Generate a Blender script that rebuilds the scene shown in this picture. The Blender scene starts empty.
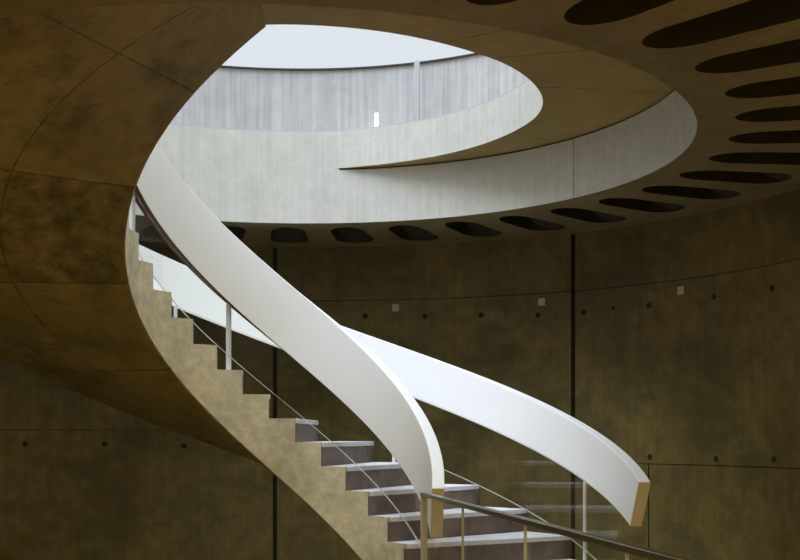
import bpy, math, random
from math import sin, cos, pi, radians as R

C = bpy.context.scene.collection
random.seed(4)

# ------------------------------------------------------------------ dimensions (metres, eye level = 0)
AX, AY = -0.785, 7.548            # axis of the stair and of the round hall
RI, RO = 0.929, 2.333             # inner and outer radius of the stair
T0, DT, H, Z0 = 0.523, 0.201, 0.17, -0.732
FLOOR = Z0 - 3 * H
ZL, ZU, ZF = 1.797, 2.262, 2.572  # hall ceiling, landing underside, upper floor
RD = 2.586                        # drum (round opening in the ceiling)
RW = 3.87                         # round wall of the hall

def P(r, t, z): return (AX + r * cos(t), AY + r * sin(t), z)
def ramp(t): return Z0 + H * (t - T0) / DT
def lin(a, b, n): return [a + (b - a) * i / n for i in range(n + 1)]

# ------------------------------------------------------------------ mesh helper
class MB:
    def __init__(s): s.v = []; s.f = []; s.m = []; s.uv = []
    def vert(s, p, uv=(0, 0)): s.v.append(p); s.uv.append(uv); return len(s.v) - 1
    def face(s, ix, m=0): s.f.append(tuple(ix)); s.m.append(m)
    def grid(s, rows, m=0, flip=False, uvrows=None):
        ids = [[s.vert(p, uvrows[j][i] if uvrows else (0, 0)) for i, p in enumerate(r)] for j, r in enumerate(rows)]
        for j in range(len(ids) - 1):
            for i in range(len(ids[0]) - 1):
                q = [ids[j][i], ids[j][i + 1], ids[j + 1][i + 1], ids[j + 1][i]]
                s.face(q[::-1] if flip else q, m)
    def box(s, c, d, rot=0, m=0):
        cx, cy, cz = c; x, y, z = d[0] / 2, d[1] / 2, d[2] / 2
        ca, sa = cos(rot), sin(rot)
        ids = [s.vert((cx + i * x * ca - j * y * sa, cy + i * x * sa + j * y * ca, cz + k * z)) for i in (-1, 1) for j in (-1, 1) for k in (-1, 1)]
        for q in ((0, 1, 3, 2), (4, 6, 7, 5), (0, 4, 5, 1), (2, 3, 7, 6), (0, 2, 6, 4), (1, 5, 7, 3)): s.face([ids[a] for a in q], m)
    def cyl(s, p, r, z0, z1, n=24, m=0):
        a = [s.vert((p[0] + r * cos(2 * pi * i / n), p[1] + r * sin(2 * pi * i / n), z0)) for i in range(n)]
        b = [s.vert((p[0] + r * cos(2 * pi * i / n), p[1] + r * sin(2 * pi * i / n), z1)) for i in range(n)]
        for i in range(n): s.face((a[i], a[(i + 1) % n], b[(i + 1) % n], b[i]), m)
        s.face(a[::-1], m); s.face(b, m)
    def arc_block(s, r0, r1, ta, tb, za, zb, n=None, m=0):
        "closed block between two radii, two angles, two heights"
        n = n or max(2, int(abs(tb - ta) / R(2)))
        T = lin(ta, tb, n); L = []
        for t in T: L.append([s.vert(P(r, t, z)) for r, z in ((r0, za), (r1, za), (r1, zb), (r0, zb))])
        for i in range(n):
            for k in range(4): s.face((L[i][k], L[i + 1][k], L[i + 1][(k + 1) % 4], L[i][(k + 1) % 4]), m)
        s.face(L[0], m); s.face(L[-1][::-1], m)
    def sweep(s, sections, m=0):
        "closed 4-cornered sections swept one after the other"
        L = [[s.vert(p) for p in q] for q in sections]; k = len(L[0])
        for i in range(len(L) - 1):
            for a in range(k): s.face((L[i][a], L[i + 1][a], L[i + 1][(a + 1) % k], L[i][(a + 1) % k]), m)
        s.face(L[0], m); s.face(L[-1][::-1], m)
    def build(s, name, mats, parent=None, angle=30, bevel=0, loc=None, recalc=True):
        import bmesh
        me = bpy.data.meshes.new(name)
        off = loc or (0, 0, 0)
        me.from_pydata([(x - off[0], y - off[1], z - off[2]) for x, y, z in s.v], [], s.f)
        mats = mats if isinstance(mats, (list, tuple)) else [mats]
        for q in mats: me.materials.append(q)
        uvl = me.uv_layers.new(name='UVMap')
        for pl in me.polygons:
            pl.material_index = s.m[pl.index]; pl.use_smooth = True
            for li in pl.loop_indices: uvl.data[li].uv = s.uv[me.loops[li].vertex_index]
        bm = bmesh.new(); bm.from_mesh(me)
        bmesh.ops.remove_doubles(bm, verts=bm.verts, dist=1e-5)
        if recalc: bmesh.ops.recalc_face_normals(bm, faces=bm.faces)
        bm.to_mesh(me); bm.free()
        me.set_sharp_from_angle(angle=R(angle))
        o = bpy.data.objects.new(name, me); C.objects.link(o)
        if loc: o.location = loc
        if parent:
            o.parent = parent
            o.location = tuple((loc or (0, 0, 0))[i] - parent.location[i] for i in range(3))
        if bevel:
            b = o.modifiers.new('bevel', 'BEVEL'); b.width = bevel; b.segments = 2; b.limit_method = 'ANGLE'; b.angle_limit = R(40)
        return o

def tag(o, label=None, cat=None, group=None, kind=None):
    if label: o['label'] = label
    if cat: o['category'] = cat
    if group: o['group'] = group
    if kind: o['kind'] = kind
    return o
def empty(name, loc):
    o = bpy.data.objects.new(name, None); C.objects.link(o); o.location = loc; o.empty_display_size = .1
    return o
def struct(o, label, cat): return tag(o, label, cat, None, 'structure')

# ------------------------------------------------------------------ materials
def newmat(name):
    m = bpy.data.materials.new(name); m.use_nodes = True
    nt = m.node_tree; nt.nodes.clear()
    out = nt.nodes.new('ShaderNodeOutputMaterial'); b = nt.nodes.new('ShaderNodeBsdfPrincipled')
    nt.links.new(b.outputs[0], out.inputs[0])
    return m, nt, b, out
def math_n(nt, op, a, b=None, c=None):
    n = nt.nodes.new('ShaderNodeMath'); n.operation = op
    for i, x in enumerate((a, b, c)):
        if x is None: continue
        if isinstance(x, (int, float)): n.inputs[i].default_value = x
        else: nt.links.new(x, n.inputs[i])
    return n.outputs[0]
def ramp_n(nt, src, stops):
    n = nt.nodes.new('ShaderNodeValToRGB'); e = n.color_ramp.elements
    while len(e) < len(stops): e.new(0.5)
    for k, (p, c) in zip(e, stops): k.position = p; k.color = (*c, 1)
    nt.links.new(src, n.inputs[0]); return n.outputs[0]
def noise(nt, vec, scale, detail=6, rough=.6, stretch=None):
    n = nt.nodes.new('ShaderNodeTexNoise'); n.inputs['Scale'].default_value = scale
    n.inputs['Detail'].default_value = detail; n.inputs['Roughness'].default_value = rough
    if stretch:
        mp = nt.nodes.new('ShaderNodeMapping'); mp.inputs['Scale'].default_value = stretch
        nt.links.new(vec, mp.inputs[0]); vec = mp.outputs[0]
    nt.links.new(vec, n.inputs['Vector']); return n.outputs[0]
def mixc(nt, fac, a, b, mode='MIX'):
    n = nt.nodes.new('ShaderNodeMix'); n.data_type = 'RGBA'; n.blend_type = mode
    for i, x in ((0, fac), (6, a), (7, b)):
        if isinstance(x, (int, float)): n.inputs[i].default_value = x
        elif isinstance(x, tuple): n.inputs[i].default_value = (*x, 1)
        else: nt.links.new(x, n.inputs[i])
    return n.outputs[2]

def concrete(name, base, var=.35, scale=1.6, stain=None, stain_amt=.5, stain_lo=.5, rough=.75, streak=0.0,
             th_lines=(), r_lines=(), line_w=.006, holes=True, dark_panel=None):
    "cast concrete: cloudy tone, blotchy stains, vertical board streaks, formwork seams given in UV = (angle, radius)"
    m, nt, b, out = newmat(name)
    tc = nt.nodes.new('ShaderNodeTexCoord'); pos = tc.outputs['Object']
    n1 = noise(nt, pos, scale, 8, .62); n2 = noise(nt, pos, scale * 7, 5, .6)
    lo = tuple(c * (1 - var) for c in base); hi = tuple(min(1, c * (1 + var * .6)) for c in base)
    col = ramp_n(nt, n1, ((.3, lo), (.5, base), (.72, hi)))
    fine = ramp_n(nt, n2, ((.3, (.96 - var * .6,) * 3), (.7, (1.02 + var * .2,) * 3)))
    col = mixc(nt, 1.0, col, fine, 'MULTIPLY')
    if streak:
        s1 = noise(nt, pos, 1.0, 6, .62, (30, 30, .9))
        s = ramp_n(nt, s1, ((.35, (1 - streak,) * 3), (.62, (1.04,) * 3)))
        col = mixc(nt, 1.0, col, s, 'MULTIPLY')
    if stain:
        s2 = noise(nt, pos, scale * .9 + .35, 9, .68, (1, 1, 1.6))
        k = ramp_n(nt, s2, ((stain_lo, (0,) * 3), (stain_lo + .14, (stain_amt,) * 3)))
        col = mixc(nt, k, col, stain)
    if holes:
        vo = nt.nodes.new('ShaderNodeTexVoronoi'); vo.inputs['Scale'].default_value = 26
        nt.links.new(pos, vo.inputs['Vector'])
        k = ramp_n(nt, vo.outputs['Distance'], ((.05, (.55,) * 3), (.10, (0,) * 3)))
        col = mixc(nt, k, col, tuple(c * .45 for c in base))
    hgt = n2
    if th_lines or r_lines:
        sep = nt.nodes.new('ShaderNodeSeparateXYZ'); nt.links.new(tc.outputs['UV'], sep.inputs[0])
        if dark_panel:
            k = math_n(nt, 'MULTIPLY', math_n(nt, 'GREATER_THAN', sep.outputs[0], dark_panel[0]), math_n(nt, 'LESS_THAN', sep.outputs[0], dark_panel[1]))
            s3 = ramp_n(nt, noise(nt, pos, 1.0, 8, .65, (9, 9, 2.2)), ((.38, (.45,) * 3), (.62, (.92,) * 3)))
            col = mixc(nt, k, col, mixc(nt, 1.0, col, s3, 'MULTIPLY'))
        wob = math_n(nt, 'MULTIPLY', math_n(nt, 'SUBTRACT', n2, .5), .012)
        acc = None
        for t in th_lines:
            d = math_n(nt, 'MULTIPLY', math_n(nt, 'ABSOLUTE', math_n(nt, 'SUBTRACT', sep.outputs[0], t)), sep.outputs[1])
            acc = d if acc is None else math_n(nt, 'MINIMUM', acc, d)
        for r in r_lines:
            d = math_n(nt, 'ABSOLUTE', math_n(nt, 'SUBTRACT', sep.outputs[1], r))
            acc = d if acc is None else math_n(nt, 'MINIMUM', acc, d)
        acc = math_n(nt, 'ADD', acc, wob)
        k = ramp_n(nt, math_n(nt, 'DIVIDE', acc, line_w * 4), ((.12, (.8,) * 3), (.34, (0,) * 3)))
        col = mixc(nt, k, col, tuple(c * .25 for c in base))
        hgt = math_n(nt, 'SUBTRACT', n2, math_n(nt, 'MULTIPLY', k, .6))
    bp = nt.nodes.new('ShaderNodeBump'); bp.inputs['Strength'].default_value = .25; bp.inputs['Distance'].default_value = .01
    nt.links.new(hgt, bp.inputs['Height']); nt.links.new(bp.outputs[0], b.inputs['Normal'])
    nt.links.new(col, b.inputs['Base Color']); b.inputs['Roughness'].default_value = rough
    b.inputs['Specular IOR Level'].default_value = .3
    return m
def plain(name, col, rough=.5, metal=0.0, var=.06, scale=8, spec=.5):
    m, nt, b, out = newmat(name)
    tc = nt.nodes.new('ShaderNodeTexCoord'); n = noise(nt, tc.outputs['Object'], scale, 5, .6)
    c = ramp_n(nt, n, ((.3, tuple(x * (1 - var) for x in col)), (.7, tuple(min(1, x * (1 + var)) for x in col))))
    nt.links.new(c, b.inputs['Base Color']); b.inputs['Roughness'].default_value = rough
    b.inputs['Metallic'].default_value = metal; b.inputs['Specular IOR Level'].default_value = spec
    return m
def glass_mat(name, tint, strength=1.0):
    m, nt, b, out = newmat(name); nt.nodes.remove(b)
    tr = nt.nodes.new('ShaderNodeBsdfTransparent'); tr.inputs[0].default_value = (*tint, 1)
    gl = nt.nodes.new('ShaderNodeBsdfGlossy'); gl.inputs['Roughness'].default_value = .02
    fr = nt.nodes.new('ShaderNodeFresnel'); fr.inputs[0].default_value = 1.45
    mx = nt.nodes.new('ShaderNodeMixShader')
    nt.links.new(math_n(nt, 'MULTIPLY', fr.outputs[0], strength), mx.inputs[0])
    nt.links.new(tr.outputs[0], mx.inputs[1]); nt.links.new(gl.outputs[0], mx.inputs[2]); nt.links.new(mx.outputs[0], out.inputs[0])
    return m

RADS = (0.75, 1.345, 1.94, 2.544, 3.15, 3.742, 4.317)
M = {}
M['wall'] = concrete('dark_cast_concrete', (.185, .138, .038), .42, 1.1, (.075, .066, .02), .75, .5, .6, .12)
M['ceil'] = concrete('hall_ceiling_concrete', (.25, .20, .085), .25, 1.0, (.13, .10, .035), .5, .55)
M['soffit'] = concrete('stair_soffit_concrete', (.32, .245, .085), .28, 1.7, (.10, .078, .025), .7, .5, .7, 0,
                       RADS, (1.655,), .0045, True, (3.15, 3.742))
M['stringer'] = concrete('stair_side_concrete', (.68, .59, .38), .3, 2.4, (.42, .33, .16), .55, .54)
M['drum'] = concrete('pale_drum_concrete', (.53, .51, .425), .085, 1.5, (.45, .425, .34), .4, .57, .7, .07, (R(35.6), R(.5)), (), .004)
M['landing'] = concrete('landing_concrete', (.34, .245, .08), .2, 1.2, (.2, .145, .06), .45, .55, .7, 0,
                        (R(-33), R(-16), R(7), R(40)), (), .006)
M['upper'] = concrete('grey_board_marked_concrete', (.46, .45, .42), .07, 1.3, (.34, .33, .31), .5, .55, .7, .2)
M['groove'] = plain('dark_joint', (.03, .028, .018), .9)
M['white'] = plain('white_paint', (.87, .852, .785), .42, 0, .012, 3)
M['tan'] = plain('tan_end_face', (.78, .63, .38), .5, 0, .05, 30)  # flat tan for the end faces, unlike the white band sides
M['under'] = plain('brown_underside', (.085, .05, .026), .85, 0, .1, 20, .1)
M['tread'] = plain('pale_stone_tread', (.74, .72, .73), .45, 0, .08, 14)
M['riser'] = plain('dark_riser_panel', (.16, .118, .092), .5, 0, .35, 7)
M['steel'] = plain('painted_steel', (.74, .71, .64), .4, .1, .05, 20)
M['pole'] = plain('grey_painted_post', (.42, .41, .42), .45, .1, .04, 20)
M['bronze'] = plain('bronze_rail', (.26, .245, .18), .3, .9, .08, 20)
M['edge'] = plain('glass_edge_channel', (.56, .54, .46), .4, .1, .06, 20)
M['glass'] = glass_mat('clear_railing_glass', (.95, .955, .93), .12)
M['cap'] = plain('dark_bronze_coping', (.045, .03, .022), .5, .2)
M['slot'] = plain('dark_slot_inside', (.04, .036, .018), .9, 0, .25, 6)  # slot recesses, much darker than the ceiling concrete
M['tie_shade'] = plain('tie_hole_shade', (.022, .020, .012), .9, 0, .3, 30)  # shade of the tie holes, painted as a dark colour
M['plate'] = plain('pale_cover_plate', (.46, .41, .30), .5)
M['floor'] = concrete('hall_floor_stone', (.36, .28, .16), .15, .8, None)
M['lobby'] = concrete('lobby_plaster', (.42, .33, .19), .1, .8, None)

# ------------------------------------------------------------------ the stair
stair = empty('spiral_staircase', (AX, AY, FLOOR))
tag(stair, 'curving concrete staircase winding up to the left towards the round opening', 'staircase')
I0, I1 = -2, 19                                     # first and last step
TEND = R(272.5)
OFF = .535
RS, TT = RI + .032, .035
def soff(t, r=0.93):
    return max(FLOOR + .002, ramp(t) - OFF + .019 * min(1, (r - RI) / (RO - RI)) - (.052 * ((t - 3.7) / (TEND - 3.7)) ** 1.4 if t > 3.7 else 0))
def ri(t): return RI
def ro(t):                                          # the flight widens to the full opening where it meets the landing
    u = min(1, max(0, (t - 3.7) / .4)); return RO + (RD - .012 - RO) * u * u * (3 - 2 * u)
b = MB()
def step_top(i): return Z0 + H * i
CH = .012                                           # chamfer on the lower inner edge
inner_lo, prof = [], []
for i in range(I0, I1 + 1):
    ta = T0 + DT * i; tb = ta + DT if i < I1 else TEND
    for k, t in enumerate(lin(ta, tb, 6 if i < I1 else 10)): prof.append((t, step_top(i) if i < I1 else ZF, i))
    # front of this step
    zb = step_top(i - 1) if i > I0 else FLOOR + .002
    zt = step_top(i) if i < I1 else ZF
    if i < I1:
        b.grid([[P(r, ta, zb) for r in (RI, RS)], [P(r, ta, zt) for r in (RI, RS)]], 0)
        b.grid([[P(r, ta, zb - TT if i > I0 else zb) for r in (RS, ro(ta))], [P(r, ta, zt - TT) for r in (RS, ro(ta))]], 0)
    else: b.grid([[P(r, ta, zb - (TT if r > RI else 0)) for r in (RI, ro(ta))], [P(r, ta, zt) for r in (RI, ro(ta))]], 0)
for a, c in zip(prof, prof[1:]):
    if abs(a[0] - c[0]) < 1e-9: continue
    ts = (a[0], c[0])
    def uvr(rs): return [[(t, r) for t in ts] for r in rs]
    if a[2] < I1:
        b.grid([[P(r if r < RO else ro(t), t, a[1] - d) for t in ts] for r, d in ((RI, 0), (RS, 0), (RS, TT), (RO, TT))], 0, False, [[(t, 1.2) for t in ts]] * 4)   # top, with a bed for the tread
    else: b.grid([[P(r if r < RO else ro(t), t, a[1]) for t in ts] for r in (RI, RO)], 0)
    b.grid([[P(ri(t), t, soff(t) + CH) for t in ts], [P(ri(t), t, a[1]) for t in ts]], 0)                 # inner face
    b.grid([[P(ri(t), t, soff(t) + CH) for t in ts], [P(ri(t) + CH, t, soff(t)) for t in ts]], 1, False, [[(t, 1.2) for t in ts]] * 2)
    b.grid([[P(ro(t), t, soff(t, RO)) for t in ts], [P(ro(t), t, a[1] - (TT if a[2] < I1 else 0)) for t in ts]], 0)                      # outer face
    fr = lin(0, 1, 6); rq = lambda t, u: ri(t) + CH + (ro(t) - ri(t) - CH) * u
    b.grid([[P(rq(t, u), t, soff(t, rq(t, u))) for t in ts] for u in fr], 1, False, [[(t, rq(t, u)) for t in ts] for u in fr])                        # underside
for t in (prof[0][0], TEND):
    zt = step_top(I0) if t < 1 else ZF
    if t > 1: b.grid([[P(r, t, soff(t, min(r, RO))) for r in (RI, ro(t))], [P(r, t, zt) for r in (RI, ro(t))]], 0)
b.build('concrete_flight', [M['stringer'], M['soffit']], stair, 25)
for i in range(I0, I1):
    ta = T0 + DT * i; z = step_top(i)
    # treads: a slab with its front edge parallel to the riser, slightly overhanging
    m = MB()
    tb = ta + DT
    ov, th = .012, .034
    def edge(r, t, o): return (AX + r * cos(t) + o * sin(t), AY + r * sin(t) - o * cos(t))
    ra, rb = RS + .001, RO - .004
    secs = []
    for k in range(7):
        r = ra + (rb - ra) * k / 6
        p = edge(r, ta, ov); q = edge(r, tb, .0095)
        secs.append([(p[0], p[1], z - th), (q[0], q[1], z - th), (q[0], q[1], z), (p[0], p[1], z)])
    m.sweep(secs); tr = m.build('tread', M['tread'], stair, 30, .004)
    m = MB(); secs = []
    for r in (RI + .006, RO + .004):
        p = edge(r, ta, .009); q = edge(r, ta, .001)
        zl = (z - H + .0005) if i > I0 else FLOOR + .003
        secs.append([(p[0], p[1], zl), (q[0], q[1], zl), (q[0], q[1], z - TT), (p[0], p[1], z - TT)])
    m.sweep(secs); m.build('riser', M['riser'], stair, 30)

# ------------------------------------------------------------------ the two railings
def band(r0, r1, lo, hi, te_top, te_bot, tmax, name, parent):
    m = MB(); n = 150; secs = []
    for u in lin(0, 1, n):
        tt = te_top + (tmax - te_top) * u; tb = te_bot + (tmax - te_bot) * u
        secs.append([P(r0, tb, ramp(tb) + lo), P(r1, tb, ramp(tb) + lo), P(r1, tt, ramp(tt) + hi), P(r0, tt, ramp(tt) + hi)])
    m.sweep(secs)
    for k in range(n): m.m[4 * k] = 1                # brown underside
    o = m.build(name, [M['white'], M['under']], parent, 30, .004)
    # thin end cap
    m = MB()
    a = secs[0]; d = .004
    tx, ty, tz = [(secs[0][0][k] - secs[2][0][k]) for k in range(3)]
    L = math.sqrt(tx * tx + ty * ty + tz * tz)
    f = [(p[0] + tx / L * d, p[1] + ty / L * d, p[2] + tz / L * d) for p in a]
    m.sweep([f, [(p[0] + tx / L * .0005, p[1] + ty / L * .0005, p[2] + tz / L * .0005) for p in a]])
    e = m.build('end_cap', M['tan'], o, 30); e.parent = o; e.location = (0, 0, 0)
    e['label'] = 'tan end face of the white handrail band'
    return o
def glass_run(r, lo, hi, ta, tb, n, parent, te):
    for k in range(n):
        a = ta + (tb - ta) * k / n + .004; c = ta + (tb - ta) * (k + 1) / n - .004
        m = MB(); secs = []
        for t in lin(a, c, 120):
            secs.append([P(r, t, ramp(t) + lo), P(r + .008, t, ramp(t) + lo), P(r + .008, t, ramp(t) + hi), P(r, t, ramp(t) + hi)])
        m.sweep(secs); g = m.build('glass_panel', M['glass'], parent, 30)
        m = MB(); secs = []
        for t in lin(a, te, 120):
            z = ramp(t) + lo
            secs.append([P(r - .001, t, z - .0045), P(r + .009, t, z - .0045), P(r + .009, t, z - .0005), P(r - .001, t, z - .0005)])
        m.sweep(secs); e = m.build('bottom_edge', M['edge'], g, 30); e.location = (0, 0, 0)
def tread_z(t):
    i = math.floor((t - T0) / DT); return step_top(i) + .001
inner = empty('stair_railing', P(1.03, .1, FLOOR))
tag(inner, 'white curved band railing along the inner side of the stair, in front', 'railing')
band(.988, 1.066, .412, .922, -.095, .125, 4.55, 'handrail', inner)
glass_run(1.022, .045, .408, .20, 4.40, 1, inner, 4.40)
for t in (2.0, 2.8, 3.6):
    m = MB(); p = P(1.048, t, 0); m.cyl(p, .019, tread_z(t), ramp(t) + .425, 20); m.build('post', M['steel'], inner, 40)
outer = empty('stair_railing', P(2.31, .1, FLOOR))
tag(outer, 'white curved band railing along the outer side of the stair, at right behind', 'railing')
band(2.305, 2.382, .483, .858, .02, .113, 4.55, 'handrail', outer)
glass_run(2.288, .010, .50, .20, 4.40, 1, outer, 1.06)
for t in (.428, 1.247, 2.03, 2.81, 3.6):
    m = MB(); p = P(2.314, t, 0); m.cyl(p, .016, tread_z(t) - .002, ramp(t) + .50, 20); m.build('post', M['steel'], outer, 40)

# ------------------------------------------------------------------ glass balustrade in front
G0, G1, GZ = (.146, 7.38), (.940, 2.66), -.354
gb = empty('glass_balustrade', (G0[0], G0[1], FLOOR))
tag(gb, 'straight glass balustrade with bronze top rail in the lower right foreground', 'balustrade')
dx, dy = G1[0] - G0[0], G1[1] - G0[1]; GL = math.hypot(dx, dy); ga = math.atan2(dy, dx)
def gp(s): return (G0[0] + dx * s / GL, G0[1] + dy * s / GL)
m = MB(); c = gp(GL / 2); m.box((c[0], c[1], GZ - .0125), (GL + .03, .042, .025), ga); m.build('top_rail', M['bronze'], gb, 30, .003)
m = MB(); c = gp(.012); m.box((c[0], c[1], (FLOOR + GZ - .026) / 2), (.026, .040, GZ - .026 - FLOOR), ga); m.build('end_post', M['edge'], gb, 30, .003)
js = [.03, 1.115, 2.335, 3.56, GL]
for a, e in zip(js, js[1:]):
    c = gp((a + e) / 2); m = MB(); m.box((c[0], c[1], (FLOOR + .05 + GZ - .026) / 2), (e - a - .010, .012, GZ - .076 - FLOOR), ga)
    m.build('glass_panel', M['glass'], gb, 30)
for a in js[1:-1]:
    c = gp(a); m = MB(); m.box((c[0], c[1], (FLOOR + .05 + GZ - .026) / 2), (.003, .013, GZ - .076 - FLOOR), ga); m.build('joint_strip', M['edge'], gb, 30)
m = MB(); c = gp(GL / 2); m.box((c[0], c[1], FLOOR + .025), (GL, .05, .048), ga); m.build('base_channel', M['bronze'], gb, 30)

# ------------------------------------------------------------------ hall ceiling with radial slots
PER, W2 = R(10.03), R(2.9)
CEN = [R(-56.6 + 10.03 * k) for k in range(-4, 20)]
rows = [RD, 2.70]
r_in, r_out, ei, eo = 2.795, 3.62, .22, .18
sl = []
for u in lin(0, 1, 6): sl.append((r_in + ei * (1 - cos(u * pi / 2)), sin(u * pi / 2)))
for u in lin(0, 1, 3)[1:]: sl.append((r_in + ei + (r_out - eo - r_in - ei) * u, 1))
for u in lin(0, 1, 6)[1:]: sl.append((r_out - eo + eo * sin(u * pi / 2), cos(u * pi / 2)))
m = MB()
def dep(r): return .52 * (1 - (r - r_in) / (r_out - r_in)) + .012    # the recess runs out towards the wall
for c in CEN:
    for s in (-1, 1):
        for (ra, wa), (rb, wb) in zip(sl, sl[1:]):
            ca = [c + s * (W2 * wa + (PER / 2 - W2 * wa) * q / 3) for q in range(4)]
            cb = [c + s * (W2 * wb + (PER / 2 - W2 * wb) * q / 3) for q in range(4)]
            m.grid([[P(ra, t, ZL) for t in ca], [P(rb, t, ZL) for t in cb]], 0)
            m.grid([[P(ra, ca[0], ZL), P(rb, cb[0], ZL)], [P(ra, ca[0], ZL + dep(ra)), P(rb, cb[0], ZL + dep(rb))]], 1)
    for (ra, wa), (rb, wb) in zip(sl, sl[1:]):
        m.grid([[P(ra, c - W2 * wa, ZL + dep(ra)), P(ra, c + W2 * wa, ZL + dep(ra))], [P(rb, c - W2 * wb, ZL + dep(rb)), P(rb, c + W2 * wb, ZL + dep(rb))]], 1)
    for rr in ((RD, 2.69, r_in), (r_out, RW, RW + .3)):
        tt = lin(c - PER / 2, c + PER / 2, 6); m.grid([[P(r, t, ZL) for t in tt] for r in rr], 0)
    tt = lin(c - PER / 2, c + PER / 2, 6); m.grid([[P(r, t, ZL) for t in tt] for r in (RW + .3, 6, 13)], 0)
ta, tb = CEN[-1] + PER / 2, CEN[0] - PER / 2 + 2 * pi
tt = lin(ta, tb, 50); m.grid([[P(r, t, ZL) for t in tt] for r in (RD, r_in, r_out, RW, RW + .3, 6, 13)], 0)
ceil = m.build('ceiling', [M['ceil'], M['slot']], None, 30)
struct(ceil, 'brown concrete hall ceiling with radial slots round the opening', 'ceiling')

# drum: round concrete upstand of the opening
m = MB()
def ring(r0, r1, ta, tb, za, zb, mi):
    T = lin(ta, tb, max(8, int((tb - ta) / R(1.5))))
    m.grid([[P(r0, t, z) for t in T] for z in lin(za, zb, 2)], mi, False, [[(t, r0) for t in T]] * 3)
    m.grid([[P(r1, t, z) for t in T] for z in (za, zb)], mi, False, [[(t + 20, r1) for t in T]] * 2)
    m.grid([[P(r, t, zb) for t in T] for r in (r0, r1)], mi, False, [[(t + 20, r0) for t in T]] * 2)
    m.grid([[P(r, t, za) for t in T] for r in (r0, r1)], mi, False, [[(t + 20, r0) for t in T]] * 2)
ring(RD, RD + .16, R(-90), R(84), ZL + .001, ZU - .014, 0)
ring(RD, RD + .16, R(84), R(270), ZL + .001, ZF, 0)
struct(m.build('wall_drum', M['drum'], None, 30), 'pale round concrete upstand under the opening', 'wall')

# landing: spiral-edged slab
SP = [(-87.4, .97), (-66, 1.03), (-43, 1.145), (-25, 1.285), (-13, 1.425), (4.4, 1.645), (16, 1.82), (28, 1.985), (38, 2.095), (51, 2.25), (63.6, 2.39), (71.5, 2.465), (78, 2.522), (84.5, 2.584)]
def spiral(d):
    # Catmull-Rom style (Hermite with finite-difference slopes)
    for i in range(len(SP) - 1):
        if SP[i][0] <= d <= SP[i + 1][0]: break
    def slope(k):
        if k == 0 or k == len(SP) - 1:
            a, c = (0, 1) if k == 0 else (k - 1, k)
        else: a, c = k - 1, k + 1
        return (SP[c][1] - SP[a][1]) / (SP[c][0] - SP[a][0])
    x0, y0 = SP[i]; x1, y1 = SP[i + 1]; hh = x1 - x0; u = (d - x0) / hh
    return (2 * u**3 - 3 * u**2 + 1) * y0 + (u**3 - 2 * u**2 + u) * hh * slope(i) + (-2 * u**3 + 3 * u**2) * y1 + (u**3 - u**2) * hh * slope(i + 1)
D = lin(-87.4, 84.5, 172)
sm = [spiral(d) for d in D]
for _ in range(30): sm = [sm[0]] + [(sm[i - 1] + 2 * sm[i] + sm[i + 1]) / 4 for i in range(1, len(sm) - 1)] + [sm[-1]]
m = MB()
L = []
RX = RD + .10
rows_b, rows_t, edge_f, out_f = [], [], [], []
for d, r in zip(D, sm):
    t = R(d); rows_b.append([P(r + (RX - r) * q / 5, t, ZU) for q in range(6)])
    rows_t.append([P(r + (RX - r) * q / 5, t, ZF) for q in range(6)])
    edge_f.append([P(r, t, ZU), P(r, t, ZU + .15), P(r, t, ZF)]); out_f.append([P(RX, t, ZU), P(RX, t, ZF)])
uvb = [[(R(d), r + (RX - r) * q / 5) for q in range(6)] for d, r in zip(D, sm)]
far = lambda k: [[(20, 1)] * k for _ in D]
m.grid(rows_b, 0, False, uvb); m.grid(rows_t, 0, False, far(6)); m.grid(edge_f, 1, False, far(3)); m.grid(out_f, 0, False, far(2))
for k in (0, -1):
    m.grid([rows_b[k], rows_t[k]], 0, False, [[(20, 1)] * 6] * 2)
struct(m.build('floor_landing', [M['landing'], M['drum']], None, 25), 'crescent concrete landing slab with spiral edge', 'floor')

# slim pale metal kerb along the rim
m = MB(); secs = []
for d, r in list(zip(D, sm))[60:] + [(x, RD) for x in lin(85.5, 200, 80)]:
    t = R(d); secs.append([P(r + .004, t, ZF + .001), P(r + .016, t, ZF + .001), P(r + .016, t, ZF + .012), P(r + .004, t, ZF + .012)])
m.sweep(secs); struct(m.build('trim_2', M['pole'], None, 30), 'slim metal kerb along the rim of the upper floor', 'trim')

# upper floor and the grey wall round it
m = MB(); T = lin(0, 2 * pi, 120)
m.grid([[P(r, t, ZF) for t in T] for r in (RD + .10, 2.9, 5, 13)], 0, False)
m.grid([[P(r, t, ZF - .06) for t in T] for r in (RD + .161, 2.9, 5, 13)], 0, False)
struct(m.build('floor_upper', M['upper'], None, 30), 'upper floor round the opening', 'floor')
UX, UY, UR, UZ = AX - .06, AY + .06, 2.78, 3.172
def Q(r, t, z): return (UX + r * cos(t), UY + r * sin(t), z)
m = MB(); T = lin(R(-25), R(215), 160)
secs = [[Q(UR, t, ZF + .002), Q(UR + .12, t, ZF + .002), Q(UR + .12, t, UZ), Q(UR, t, UZ)] for t in T]
m.sweep(secs); struct(m.build('wall_upper', M['upper'], None, 30), 'grey board-marked curved parapet wall above the opening', 'wall')
m = MB(); secs = [[Q(UR - .02, t, UZ + .001), Q(UR + .14, t, UZ + .001), Q(UR + .14, t, UZ + .014), Q(UR - .02, t, UZ + .014)] for t in T]
m.sweep(secs); struct(m.build('trim_1', M['cap'], None, 30), 'thin dark coping on the upper wall', 'trim')
# slim post on the rim
p = P(2.60, R(69.1), 0); m = MB(); m.box((p[0], p[1], (ZF + .003 + 3.13) / 2), (.043, .043, 3.13 - ZF - .003), R(-8))
o = m.build('metal_post', M['pole'], None, 30, .004, loc=(p[0], p[1], ZF + .003))
tag(o, 'slim grey post standing on the rim of the upper opening', 'post')
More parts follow.
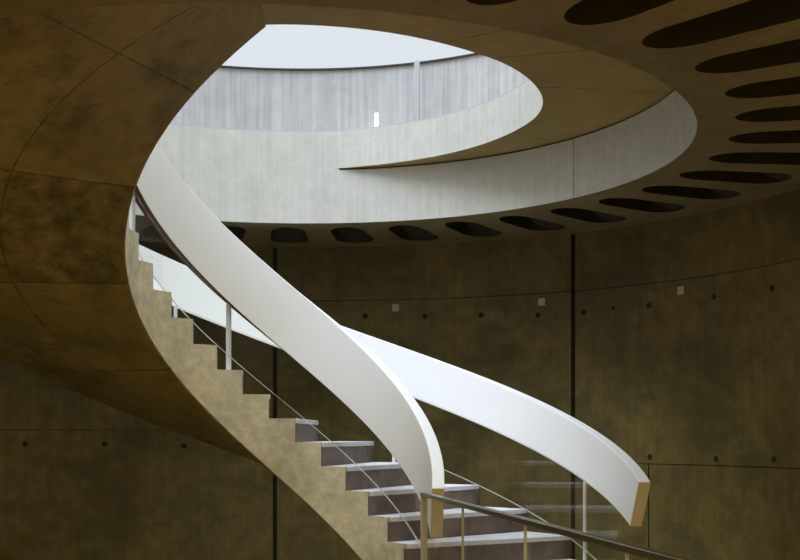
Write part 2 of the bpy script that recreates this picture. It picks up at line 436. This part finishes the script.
# small bright slot light in the upper wall
mm, nt, bb, out = newmat('slot_light'); bb.inputs['Base Color'].default_value = (.8, .85, .85, 1)
bb.inputs['Emission Color'].default_value = (.85, .95, 1, 1); bb.inputs['Emission Strength'].default_value = .9
t = R(76.6); m = MB(); p = Q(UR - .008, t, 2.665); m.box((p[0], p[1], 2.72), (.014, .032, .12), t)
o = m.build('wall_light', mm, None, 30, 0, loc=(p[0], p[1], 2.72)); tag(o, 'small upright white light on the grey upper wall', 'light')

# ------------------------------------------------------------------ round hall wall in cast panels
m = MB()
WA, WB = R(-4), R(192)
V1, V2 = R(53.02), R(96.07); GV, GH = .022, .0032
cols = [(WA, V1 - GV / RW), (V1 + GV / RW, V2 - GV / RW * .9), (V2 + GV / RW * .9, WB)]
lows = [-.245, -.245, .045]
for ci, (a, e) in enumerate(cols):
    zs = [(FLOOR, lows[ci] - GH), (lows[ci] + GH, 1.285 - GH), (1.285 + GH, ZL)]
    if ci == 1: zs = [(FLOOR, 1.285 - GH), (1.285 + GH, ZL)]
    for zi, (za, zb) in enumerate(zs):
        if ci == 0 and zi == 0:
            s = R(41.6); m.arc_block(RW, RW + .06, a, s - .006 / RW, za, zb); m.arc_block(RW, RW + .06, s + .006 / RW, e, za, zb)
        else: m.arc_block(RW, RW + .06, a, e, za, zb)
m.arc_block(RW + .062, RW + .12, WA, WB, FLOOR, ZL, None, 1)
# form-tie holes as dark discs, the recess shade put into their colour
holes = [(93.3, 1.14), (83.3, 1.137), (74.7, 1.12), (66.57, 1.117), (58.21, 1.091), (51.4, 1.085), (47.0, 1.106, .55), (41.55, 1.099), (31.4, 1.107), (21.95, 1.109),
         (41.4, -.186), (31.1, -.191), (21.6, -.184), (130.5, -.078), (119.7, -.082), (108.8, -.1), (141, -.08), (11, -.185), (11, 1.11)]
for hset in holes:
    t = R(hset[0]); z = hset[1]; rr = .026 * (hset[2] if len(hset) > 2 else 1)
    c0 = []; c1 = []; c2 = []
    for k in range(16):
        a = 2 * pi * k / 16; u = cos(a); w = sin(a)
        c0.append(m.vert(P(RW + .001, t + rr * u / RW, z + rr * w))); c1.append(m.vert(P(RW - .006, t + rr * .92 * u / RW, z + rr * .92 * w)))
        c2.append(m.vert(P(RW - .002, t + rr * .6 * u / RW, z + rr * .6 * w)))
    for k in range(16):
        j = (k + 1) % 16; m.face((c0[k], c0[j], c1[j], c1[k]), 2); m.face((c1[k], c1[j], c2[j], c2[k]), 2)
    m.face(c2, 2)
struct(m.build('wall_round', [M['wall'], M['groove'], M['tie_shade']], None, 25), 'dark olive cast concrete wall curving round the hall', 'wall')
for lab, d, z in (('small pale square plate on the dark wall, farthest left, above the crossing railings', 78.9, 1.208),
                  ('small pale square plate on the dark wall, just left of the wide vertical joint', 57.55, 1.206),
                  ('small pale square plate on the dark wall, right of the wide vertical joint', 36.5, 1.192)):
    t = R(d); m = MB(); p = P(RW - .009, t, z); m.box((p[0], p[1], z), (.016, .068, .068), t)
    tag(m.build('wall_plate', M['plate'], None, 30, .002, loc=p), lab, 'wall plate', 'square plates on the wall')

# ------------------------------------------------------------------ floor and the lobby the camera stands in
m = MB(); m.box((0, 3.5, FLOOR - .05), (16, 18, .1)); struct(m.build('floor', M['floor'], None), 'stone floor of the hall', 'floor')
def wallbox(name, x0, x1, y0, y1, lab):
    m = MB(); m.box(((x0 + x1) / 2, (y0 + y1) / 2, (FLOOR + ZF) / 2), (x1 - x0, y1 - y0, ZF - FLOOR)); struct(m.build(name, M['lobby'], None), lab, 'wall')
pe = P(RW, WA, 0); pw = P(RW, WB, 0)
wallbox('wall_right', 6, 6.2, -5, pe[1] + .1, 'right wall of the lobby')
wallbox('wall_left', -7.2, -7, -5, pw[1] + .1, 'left wall of the lobby')
wallbox('wall_back', -7.2, 6.2, -5.2, -5, 'back wall of the lobby')
wallbox('wall_east', pe[0], 6.2, pe[1] + .05, pe[1] + .25, 'short wall right of the round hall')
wallbox('wall_west', -7.2, pw[0], pw[1] + .05, pw[1] + .25, 'short wall left of the round hall')

# ------------------------------------------------------------------ light
w = bpy.data.worlds.new('overcast'); bpy.context.scene.world = w; w.use_nodes = True
nt = w.node_tree; nt.nodes.clear()
out = nt.nodes.new('ShaderNodeOutputWorld'); bg = nt.nodes.new('ShaderNodeBackground')
tc = nt.nodes.new('ShaderNodeTexCoord'); sp = nt.nodes.new('ShaderNodeSeparateXYZ')
nt.links.new(tc.outputs['Generated'], sp.inputs[0])
st = math_n(nt, 'MULTIPLY_ADD', math_n(nt, 'SMOOTH_MIN', math_n(nt, 'MAXIMUM', math_n(nt, 'SUBTRACT', sp.outputs[2], .38), 0), 1, .0), 3.2, .93)
nt.links.new(st, bg.inputs[1]); nt.links.new(ramp_n(nt, sp.outputs[2], ((.36, (.79, .85, .92)), (.75, (.84, .93, 1.0)))), bg.inputs[0])
nt.links.new(bg.outputs[0], out.inputs[0])

def area(name, loc, rot, size, power, col):
    l = bpy.data.lights.new(name, 'AREA'); l.shape = 'RECTANGLE'; l.size, l.size_y = size; l.energy = power; l.color = col
    o = bpy.data.objects.new(name, l); C.objects.link(o); o.location = loc; o.rotation_euler = rot; return o
area('lobby_warm_fill', (-2.2, 1.5, ZL - .02), (0, 0, 0), (2.4, 2.4), 150, (1, .85, .48))  # unseen warm fill lights, added to brighten the soffit and walls
area('lobby_warm_fill', (2.2, 1.5, ZL - .02), (0, 0, 0), (2.4, 2.4), 150, (1, .85, .48))

sun = bpy.data.lights.new('veiled_sun', 'SUN'); sun.energy = 3.7; sun.angle = R(46); sun.color = (.82, .94, 1.22)
so = bpy.data.objects.new('veiled_sun', sun); C.objects.link(so)
az, el = R(232), R(62)                               # where it stands: left and a little towards the viewer
from mathutils import Vector
so.rotation_euler = Vector((cos(az) * cos(el), sin(az) * cos(el), sin(el))).to_track_quat('Z', 'Y').to_euler()

# ------------------------------------------------------------------ camera
cam = bpy.data.cameras.new('camera'); co = bpy.data.objects.new('camera', cam); C.objects.link(co)
co.location = (0, 0, 0); co.rotation_euler = (pi / 2, 0, 0)
cam.sensor_fit = 'HORIZONTAL'; cam.sensor_width = 36; cam.lens = 1193 / 800 * 36
cam.shift_y = (435 - 280) / 800
cam.clip_start = .02
S = bpy.context.scene; S.camera = co
S.view_settings.view_transform = 'Standard'; S.view_settings.look = 'None'; S.view_settings.exposure = 0; S.view_settings.gamma = 1
S.view_settings.use_curve_mapping = False
